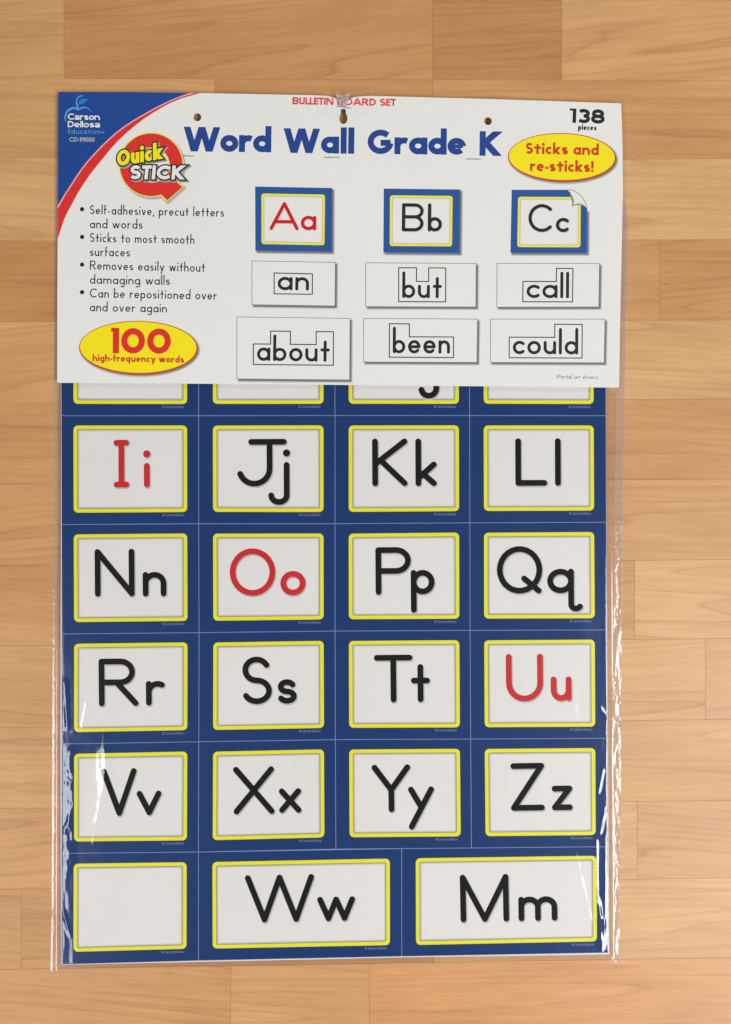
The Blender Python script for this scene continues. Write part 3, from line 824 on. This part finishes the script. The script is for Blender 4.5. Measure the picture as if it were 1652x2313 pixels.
def sh_rect(a, q, l, dx=4.2, dy=4.6, tones=((3.2, GREY1), (1.7, GREY2), (.2, GREY3))):
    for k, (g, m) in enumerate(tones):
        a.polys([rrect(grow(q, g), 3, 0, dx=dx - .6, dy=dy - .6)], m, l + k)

def sample(q, fq, lets, label, curl=False):
    a = Art(ZL)
    if not curl:
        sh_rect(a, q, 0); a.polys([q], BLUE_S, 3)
    else:
        z6 = lambda x, y: (x / 3.383 + 960, y / 3.383 + 400)
        cut = [z6(*p) for p in ((1088, 97), (1112, 118), (1128, 150), (1136, 190), (1130, 215), (1160, 204), (1190, 203), (1215, 215), (1240, 240))]
        sh_rect(a, [q[0], (q[1][0], q[1][1] + 46), (q[2][0], q[2][1]), q[3]], 0)
        body = [q[0]] + cut + [q[2], q[3]]
        a.polys([body], BLUE_S, 3)
    a.polys([rrect(fq, 6, -.7)], DEEP, 4); a.polys([rrect(fq, 6, 0)], YEL_S, 5); a.polys([rrect(fq, 2.4, 5.4)], OLIVE, 6)
    a.polys([rrect(fq, 2.4, 5.9)], GREY1, 7); a.polys([rrect(fq, 2.2, 7.2)], WHITE, 8)
    for ch, x0, x1, base, mat in lets:
        a.polys(letter(ch, x0, x1, base, 63.5, extra=.5, off=(1, 1.4), wpx=7.6, slope=.012), GREY1, 9)
        a.polys(letter(ch, x0, x1, base, 63.5, wpx=7.6, slope=.012), mat, 10)
    if curl:
        # card outside the peeled corner is paper again, then the turned-up corner itself
        a.polys([[(cut[0][0], cut[0][1] - 1)] + [(q[1][0] + 2, q[1][1] - 1), (q[1][0] + 2, cut[-1][1] + 1)] + cut[::-1]], WHITE, 11)
        a.polys(ribbon([(x - 1.2, y + 1.4) for x, y in cut[1:-1]], 3.0), GREY3, 11.5)
        petal = cut[:1] + [z6(*p) for p in ((1125, 100), (1165, 118), (1200, 150), (1225, 190), (1240, 240))] + cut[::-1][1:-1]
        a.polys([petal], WHITE, 12)
        a.polys(ribbon([z6(*p) for p in ((1088, 97), (1125, 100), (1165, 118), (1200, 150), (1225, 190), (1240, 240))], 1.3), GREYT, 13)
        a.polys(ribbon([z6(*p) for p in ((1128, 150), (1140, 185), (1136, 212), (1165, 204), (1195, 206))], 2.4), GREY2, 13)
    a.build('sample_card', header, label=label)
sample([(576.8, 421.3), (750.6, 424.8), (750, 568.5), (577.3, 566.1)], [(590.6, 436.9), (734.7, 439.3), (733.4, 554.1), (591, 551.4)],
       [('A', 609.6, 674.6, 519.8, RED_L), ('a', 679.6, 714.5, 520, RED_L)], 'small printed card with red Aa')
sample([(867.3, 426), (1039.8, 428), (1038.3, 571.4), (866.4, 570)], [(881.2, 441), (1023, 442.4), (1021.5, 556.7), (880.6, 555.8)],
       [('B', 907.8, 956.9, 522.8, BLACK), ('b', 966.4, 998.4, 523, BLACK)], 'small printed card with black Bb')
sample([(1156.3, 428.7), (1326.5, 429.5), (1326, 571.4), (1153.6, 570.9)], [(1170.5, 444.3), (1312.4, 445), (1311.6, 558.9), (1168.6, 558.2)],
       [('C', 1193.5, 1247.3, 524.2, BLACK), ('c', 1255.6, 1285.2, 524.6, BLACK)], 'small printed card with black Cc and a peeling corner', curl=True)

def word(q, box, s, p0, p1, size, label):
    a = Art(ZL)
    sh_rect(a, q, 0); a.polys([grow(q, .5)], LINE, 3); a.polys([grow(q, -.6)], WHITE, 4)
    a.polys(polyline(box, 2.3, True), BLACK, 5)
    a.polys(text(s, 'word', size, p0, p1, sp=.10), BLACK, 5)
    a.build('word_card', header, label=label)
word([(569.4, 589.4), (758, 592.7), (757, 691.2), (569.4, 688.4)], [(619.6, 616.6), (706.2, 618.7), (705.8, 664.7), (619.6, 663.7)], 'an', (627.3, 655.4), (698.2, 656.6), 60, 'small printed card reading an')
word([(826.5, 593.6), (1076, 595), (1075.3, 693.4), (826.5, 692.6)], [(901, 604.6), (941.3, 605), (941.2, 635.6), (968.7, 635.8), (968.8, 605), (1007.3, 605.4), (1007, 681.9), (901, 681.2)], 'but', (908.7, 673), (998.4, 673.8), 60, 'small printed card reading but')
word([(1123.2, 595), (1354.6, 595.2), (1353, 693.4), (1122.6, 693.8)], [(1181.7, 635.6), (1257, 636), (1257.2, 606.3), (1294.6, 606.6), (1293.6, 681.9), (1181.2, 681.5)], 'call', (1189.7, 673.2), (1285.7, 673.8), 60, 'small printed card reading call')
word([(535.4, 715.9), (791, 719.2), (790.2, 858.2), (535.4, 856)], [(572.6, 776.9), (611.6, 777.2), (611.8, 747.9), (656.3, 748.3), (656.3, 777.8), (714.5, 778.4), (714.6, 749), (753.5, 749.4), (753.4, 825), (572.6, 823.3)], 'about', (580.6, 815), (745.2, 817.4), 60, 'larger printed card reading about')
word([(822.1, 719.3), (1079, 720.7), (1077.6, 818.6), (821.6, 817.6)], [(880, 731.2), (925, 731.6), (925.2, 760.8), (1025, 761.2), (1024.8, 807.8), (880, 806.8)], 'been', (887.4, 798), (1016.8, 799), 60, 'small printed card reading been')
word([(1108.7, 720.7), (1367, 721), (1365, 819.4), (1108, 818.6)], [(1150.7, 761.6), (1253.5, 762), (1253.6, 732.4), (1315.6, 733), (1315, 808.8), (1150.5, 808)], 'could', (1158.6, 800), (1306.4, 800.8), 60, 'small printed card reading could')
nt_ = Art(ZL); nt_.polys(text('(Partial set shown.)', 'book', 8.6, (1257.7, 854.9), (1351, 855.8), sp=.13), GREYT, 0)
nt_.build('footnote_lettering', header, label='tiny grey note (Partial set shown.)')

# staples: wire pressed flat on the header
def metal(name, c, r):
    m = bpy.data.materials.new(name); m.use_nodes = True; b = m.node_tree.nodes["Principled BSDF"]
    b.inputs['Base Color'].default_value = (*c, 1); b.inputs['Metallic'].default_value = 1; b.inputs['Roughness'].default_value = r
    nz = m.node_tree.nodes.new('ShaderNodeTexNoise'); nz.inputs['Scale'].default_value = 2500
    bp = m.node_tree.nodes.new('ShaderNodeBump'); bp.inputs['Strength'].default_value = .2; bp.inputs['Distance'].default_value = .0001
    bp.inputs['Strength'].default_value = .05
    m.node_tree.links.new(nz.outputs['Fac'], bp.inputs['Height']); m.node_tree.links.new(bp.outputs[0], b.inputs['Normal'])
    return m
STEEL = metal('staple_steel', (.30, .30, .30), .55)
def tube(pts, rad, n=8):
    v, f = [], []
    for i, p in enumerate(pts):
        a = Vector(pts[max(0, i - 1)]); b = Vector(pts[min(len(pts) - 1, i + 1)]); d = (b - a).normalized()
        s_ = d.cross(Vector((0, 1, 0)) if abs(d.y) < .9 else Vector((1, 0, 0))).normalized(); t = d.cross(s_)
        for k in range(n):
            an = 2 * math.pi * k / n; v.append(tuple(Vector(p) + s_ * rad * math.cos(an) + t * rad * math.sin(an)))
    for i in range(len(pts) - 1):
        for k in range(n): f.append([i * n + k, i * n + (k + 1) % n, (i + 1) * n + (k + 1) % n, (i + 1) * n + k])
    f.append(list(range(n))[::-1]); f.append([(len(pts) - 1) * n + k for k in range(n)])
    return v, f
for (x0, y0, x1, y1) in ((412.5, 352, 438, 352.6), (732.5, 355.6, 767.5, 355.2), (1052.8, 359, 1087, 359.4), (760, 240, 794.5, 244)):
    z = Z_H + .0003
    pts = [P(x0, y0, Z_H - .0012), P(x0 + .8, y0, z - .00005), P(x0 + 2, y0, z), P((x0 + x1) / 2, (y0 + y1) / 2 - .3, z + .00004), P(x1 - 2, y1, z), P(x1 - .8, y1, z - .00005), P(x1, y1, Z_H - .0012)]
    v, f = tube(pts, .00022)
    me = bpy.data.meshes.new('staple'); me.from_pydata(v, [], f); me.materials.append(STEEL)
    for p in me.polygons: p.use_smooth = True
    link('staple', me, pack)

# ------------------------------------------------------------------ clear film
def film(name, milk, gloss, rough=.06, tint=(.985, .98, .977), bump=0.0):
    m = bpy.data.materials.new(name); m.use_nodes = True; nt = m.node_tree; N = nt.nodes; Lk = nt.links
    N.remove(N["Principled BSDF"]); out = [n for n in N if n.type == 'OUTPUT_MATERIAL'][0]
    tr = N.new('ShaderNodeBsdfTransparent'); tr.inputs[0].default_value = (*tint, 1)
    gl = N.new('ShaderNodeBsdfGlossy'); gl.inputs['Roughness'].default_value = rough; gl.inputs[0].default_value = (1, 1, 1, 1)
    df = N.new('ShaderNodeBsdfDiffuse'); df.inputs[0].default_value = (.80, .74, .73, 1)
    fr = N.new('ShaderNodeFresnel'); ge = N.new('ShaderNodeNewGeometry')      # a thin film reflects the same from both sides
    io = N.new('ShaderNodeMapRange'); io.inputs[3].default_value = 1.45; io.inputs[4].default_value = 1 / 1.45
    Lk.new(ge.outputs['Backfacing'], io.inputs[0]); Lk.new(io.outputs[0], fr.inputs['IOR'])
    mu = N.new('ShaderNodeMath'); mu.operation = 'MULTIPLY'; mu.inputs[1].default_value = gloss; mu.use_clamp = True; Lk.new(fr.outputs[0], mu.inputs[0])
    m1 = N.new('ShaderNodeMixShader'); m1.inputs[0].default_value = milk; Lk.new(tr.outputs[0], m1.inputs[1]); Lk.new(df.outputs[0], m1.inputs[2])
    m2 = N.new('ShaderNodeMixShader'); Lk.new(mu.outputs[0], m2.inputs[0]); Lk.new(m1.outputs[0], m2.inputs[1]); Lk.new(gl.outputs[0], m2.inputs[2])
    Lk.new(m2.outputs[0], out.inputs['Surface'])
    if bump:
        tc = N.new('ShaderNodeTexCoord'); nz = N.new('ShaderNodeTexNoise'); nz.inputs['Scale'].default_value = 700; nz.inputs['Detail'].default_value = 2
        Lk.new(tc.outputs['Object'], nz.inputs['Vector'])
        bp = N.new('ShaderNodeBump'); bp.inputs['Strength'].default_value = bump; bp.inputs['Distance'].default_value = .0003
        Lk.new(nz.outputs['Fac'], bp.inputs['Height']); Lk.new(bp.outputs[0], gl.inputs['Normal'])
    return m
FILM = film('clear_sleeve_film', .003, 1.9, rough=.11)
SEAM = film('sleeve_seam_film', .16, 2.6, rough=.11, bump=.35)
CRUMPLE = film('crumpled_tab_film', .42, 3.0, rough=.15, tint=(.6, .59, .58), bump=.8)
TAPE = film('clear_tape_film', .01, .7, rough=.1, bump=.3, tint=(1, 1, 1))

rng = np.random.default_rng(5)
def vnoise(x, y, sx, sy, seed):
    """smooth value noise on arrays, cells sx by sy px"""
    g = np.random.default_rng(seed).random((260, 260)) * 2 - 1
    u, v = x / sx + 31.3, y / sy + 17.7
    i, j = np.floor(u).astype(int), np.floor(v).astype(int); fu, fv = u - i, v - j
    fu = fu * fu * (3 - 2 * fu); fv = fv * fv * (3 - 2 * fv)
    i %= 259; j %= 259
    return (g[i, j] * (1 - fu) + g[i + 1, j] * fu) * (1 - fv) + (g[i, j + 1] * (1 - fu) + g[i + 1, j + 1] * fu) * fv

def xl(y): return np.interp(y, [200, 400, 865, 1250, 2000, 2196], [127, 126.5, 122.5, 120, 117.5, 114.5])
def xr(y): return np.interp(y, [400, 440, 460, 500, 700, 870, 1100, 1400, 1900, 2175], [1400, 1407, 1416, 1421, 1416, 1413, 1408.5, 1405, 1402, 1400.5])
def yb_(x): return np.interp(x, [114, 128, 131, 140, 760, 1130, 1380, 1401], [2196.5, 2191, 2189, 2188.5, 2180, 2171, 2171.5, 2174])
sl_ = np.interp
def seat(x, y):
    """height (mm) at which the film rests on the sheets below it"""
    le = sl_(y, [450, 1430, 2180], [138, 140, 139.5]); re = sl_(y, [450, 1430, 2160], [1367, 1372, 1376])
    be = sl_(x, [140, 449, 908, 1375], [2180, 2172, 2162, 2154])
    d = np.minimum(np.minimum(x - le, re - x), np.minimum(be - y, y - 452))
    t = np.clip((d + 11) / 13, 0, 1); t = t * t * (3 - 2 * t)
    return .55 + t * 2.22

ridges = [  # x0,y0,x1,y1, half width px, height mm : folds pressed into the film
    (240, 1585, 235, 1690, 3.5, .035), (238, 1700, 237, 1775, 12, .19), (234, 1770, 222, 1850, 5.5, .07), (217, 1850, 212, 1905, 3, .035), (206, 1560, 212, 1590, 2, .02), (158, 1700, 162, 1800, 15, .22), (164, 1820, 150, 1950, 12, .18), (148, 1540, 152, 1640, 5, .16), (146, 1880, 158, 1840, 4, .15),
    (150, 1975, 165, 1940, 5, .14), (143, 2060, 158, 2110, 4, .16), (196, 1590, 186, 1640, 2.5, .05),
    (1357, 1600, 1372, 1620, 2.5, .1), (1362, 1740, 1352, 1790, 3, .12), (1366, 1830, 1356, 1880, 3.5, .15), (1347, 1900, 1349, 2070, 3.2, .10), (1368, 1890, 1366, 2120, 2.6, .10),
    (1351, 2035, 1360, 2140, 6.5, .17), (1352, 2050, 1366, 2090, 3.5, .10), (1300, 1930, 1335, 2080, 4.5, .05), (1352, 985, 1362, 975, 4, .08), (1285, 1460, 1300, 1640, 9, .05), (1356, 1760, 1330, 1800, 2, .06),
    (770, 1560, 740, 1600, 2.5, .04), (1368, 1655, 1350, 1662, 2, .08)]
def height(x, y):
    z = seat(x, y)
    on = np.clip((z - .55) / 2.2, 0, 1)
    z = z + on * (.10 * vnoise(x, y, 60, 420, 1) + .03 * vnoise(x, y, 26, 160, 2) + .012 * vnoise(x, y, 14, 60, 8))
    low = np.clip((y - 1000) / 700, 0, 1)
    edge = np.clip(1 - np.minimum(x - 118, 1404 - x) / 60, 0, 1)
    z = z + edge * low * on * (.13 * vnoise(x, y, 10, 44, 3) + .03 * vnoise(x, y, 5, 14, 4))
    for (x0, y0, x1, y1, wd, hh) in ridges:
        hh = hh * 2.0
        dx, dy = x1 - x0, y1 - y0; L2 = dx * dx + dy * dy
        t = np.clip(((x - x0) * dx + (y - y0) * dy) / L2, 0, 1)
        d2 = (x - x0 - t * dx) ** 2 + (y - y0 - t * dy) ** 2
        z = z + hh * np.exp(-d2 / (wd * wd)) * (1 + .5 * vnoise(x, y, 8, 12, 7))
    # crinkled welds down both sides
    dl, dr = x - xl(y), xr(y) - x
    wl = np.exp(-((dl - 4) / 3.2) ** 2); wr = np.exp(-((dr - 9) / 8.0) ** 2)
    cr = .05 + .95 * np.clip((y - 1050) / 420, 0, 1)
    z = z + wl * cr * (.12 + .10 * vnoise(x, y, 3, 7, 5)) + wr * cr * (.10 * vnoise(x, y, 7, 28, 6) + .06 * vnoise(x, y, 3.4, 9, 9))
    return z

def sheet_mesh(name, xs, ys, xmap, zf, mat, parent, ymap=None, **props):
    U, V = np.meshgrid(xs, ys)
    X = xmap(U, V); Y = V if ymap is None else ymap(X, V)
    Z = zf(X, Y) / 1000.0
    k = (HCAM - Z) / HCAM * PX
    co_ = np.stack([(X - CX) * k, (CY - Y) * k, Z], -1).reshape(-1, 3)
    nx, ny = len(xs), len(ys)
    idx = np.arange(nx * ny).reshape(ny, nx)
    q = np.stack([idx[:-1, :-1], idx[1:, :-1], idx[1:, 1:], idx[:-1, 1:]], -1).reshape(-1, 4)
    me = bpy.data.meshes.new(name)
    me.vertices.add(len(co_)); me.vertices.foreach_set('co', co_.ravel())
    me.loops.add(q.size); me.loops.foreach_set('vertex_index', q.ravel())
    me.polygons.add(len(q)); me.polygons.foreach_set('loop_start', np.arange(0, q.size, 4)); me.polygons.foreach_set('loop_total', np.full(len(q), 4))
    me.update(calc_edges=True); me.validate()
    me.polygons.foreach_set('use_smooth', np.ones(len(q), bool))
    me.materials.append(mat)
    return link(name, me, parent, **props)

# face of the sleeve (0 .. 1 from the left weld to the right weld)
ys = np.concatenate([np.arange(380, 1000, 10.0), np.arange(1000, 2180, 4.0), [2180, 2184, 2188]])
u = np.concatenate([np.linspace(0, .06, 40)[:-1], np.linspace(.06, .12, 24)[:-1], np.linspace(.12, .9, 150)[:-1], np.linspace(.9, 1, 66)])
def ymap(X, V): return np.where(V > 2000, 2000 + (V - 2000) * (yb_(X) - 2000) / 188.0, V)
SL, SR = 9.0, 20.0
sheet_mesh('sleeve_front', u, ys, lambda U, V: (xl(V) + SL) + U * (xr(V) - SR - xl(V) - SL), height, FILM, pack, ymap)
yw = np.arange(372, 2188.1, 2.5)
yw2 = np.arange(440, 2188.1, 2.5)
sheet_mesh('side_seam', np.linspace(0, 1, 9), yw, lambda U, V: xl(V) + U * SL, height, SEAM, pack, ymap, label='narrow crinkled weld down the left side of the sleeve')
sheet_mesh('side_seam', np.linspace(0, 1, 15), yw2, lambda U, V: xr(V) - SR + U * SR, height, SEAM, pack, ymap, label='wide crinkled weld down the right side of the sleeve')
sheet_mesh('sleeve_back', np.linspace(0, 1, 30), np.linspace(380, 2188, 60), lambda U, V: xl(V) + 1 + U * (xr(V) - xl(V) - 2), lambda X, Y: .22 + .06 * vnoise(X, Y, 60, 60, 11), FILM, pack, ymap)

# crumpled clear hanging tab over the middle of the header
def tabz(X, Y):
    d = np.hypot((X - 776) / 30, (Y - 226) / 20)
    c = np.exp(-d * d)
    return Z_H * 1000 + .12 + c * (.55 + .9 * vnoise(X, Y, 4.5, 4.5, 21) + .4 * vnoise(X, Y, 2.5, 2.5, 22)) + .06 * vnoise(X, Y, 12, 9, 23) \
        + .25 * np.exp(-((Y - 213) / 4) ** 2) * vnoise(X, Y, 6, 4, 24)
def tab_y(X, V):
    top = np.interp(X, [700, 722, 745, 762, 775, 790, 815, 850, 860], [213, 207.5, 209.5, 215, 219, 214, 209, 208.5, 214])
    return top + (V - 210) * (264 - top) / 90.0
sheet_mesh('hanging_tab', np.linspace(716, 842, 90), np.linspace(210, 300, 54), lambda U, V: U, tabz, TAPE, pack, tab_y, label='crumpled clear hanging tab over the middle slot')

sheet_mesh('tab_crumple', np.linspace(0, 1, 34), np.linspace(0, 1, 30), lambda U, V: 775 + (U - .5) * (34 - 20 * V), lambda X, Y: tabz(X, Y) + .25 + .5 * vnoise(X, Y, 3.2, 3.2, 31), CRUMPLE, pack,
           lambda X, V: 216 + 2.5 * np.abs(X - 775) / 8 * -1 + V * 27, label='bunched grey-white film at the top of the tab')
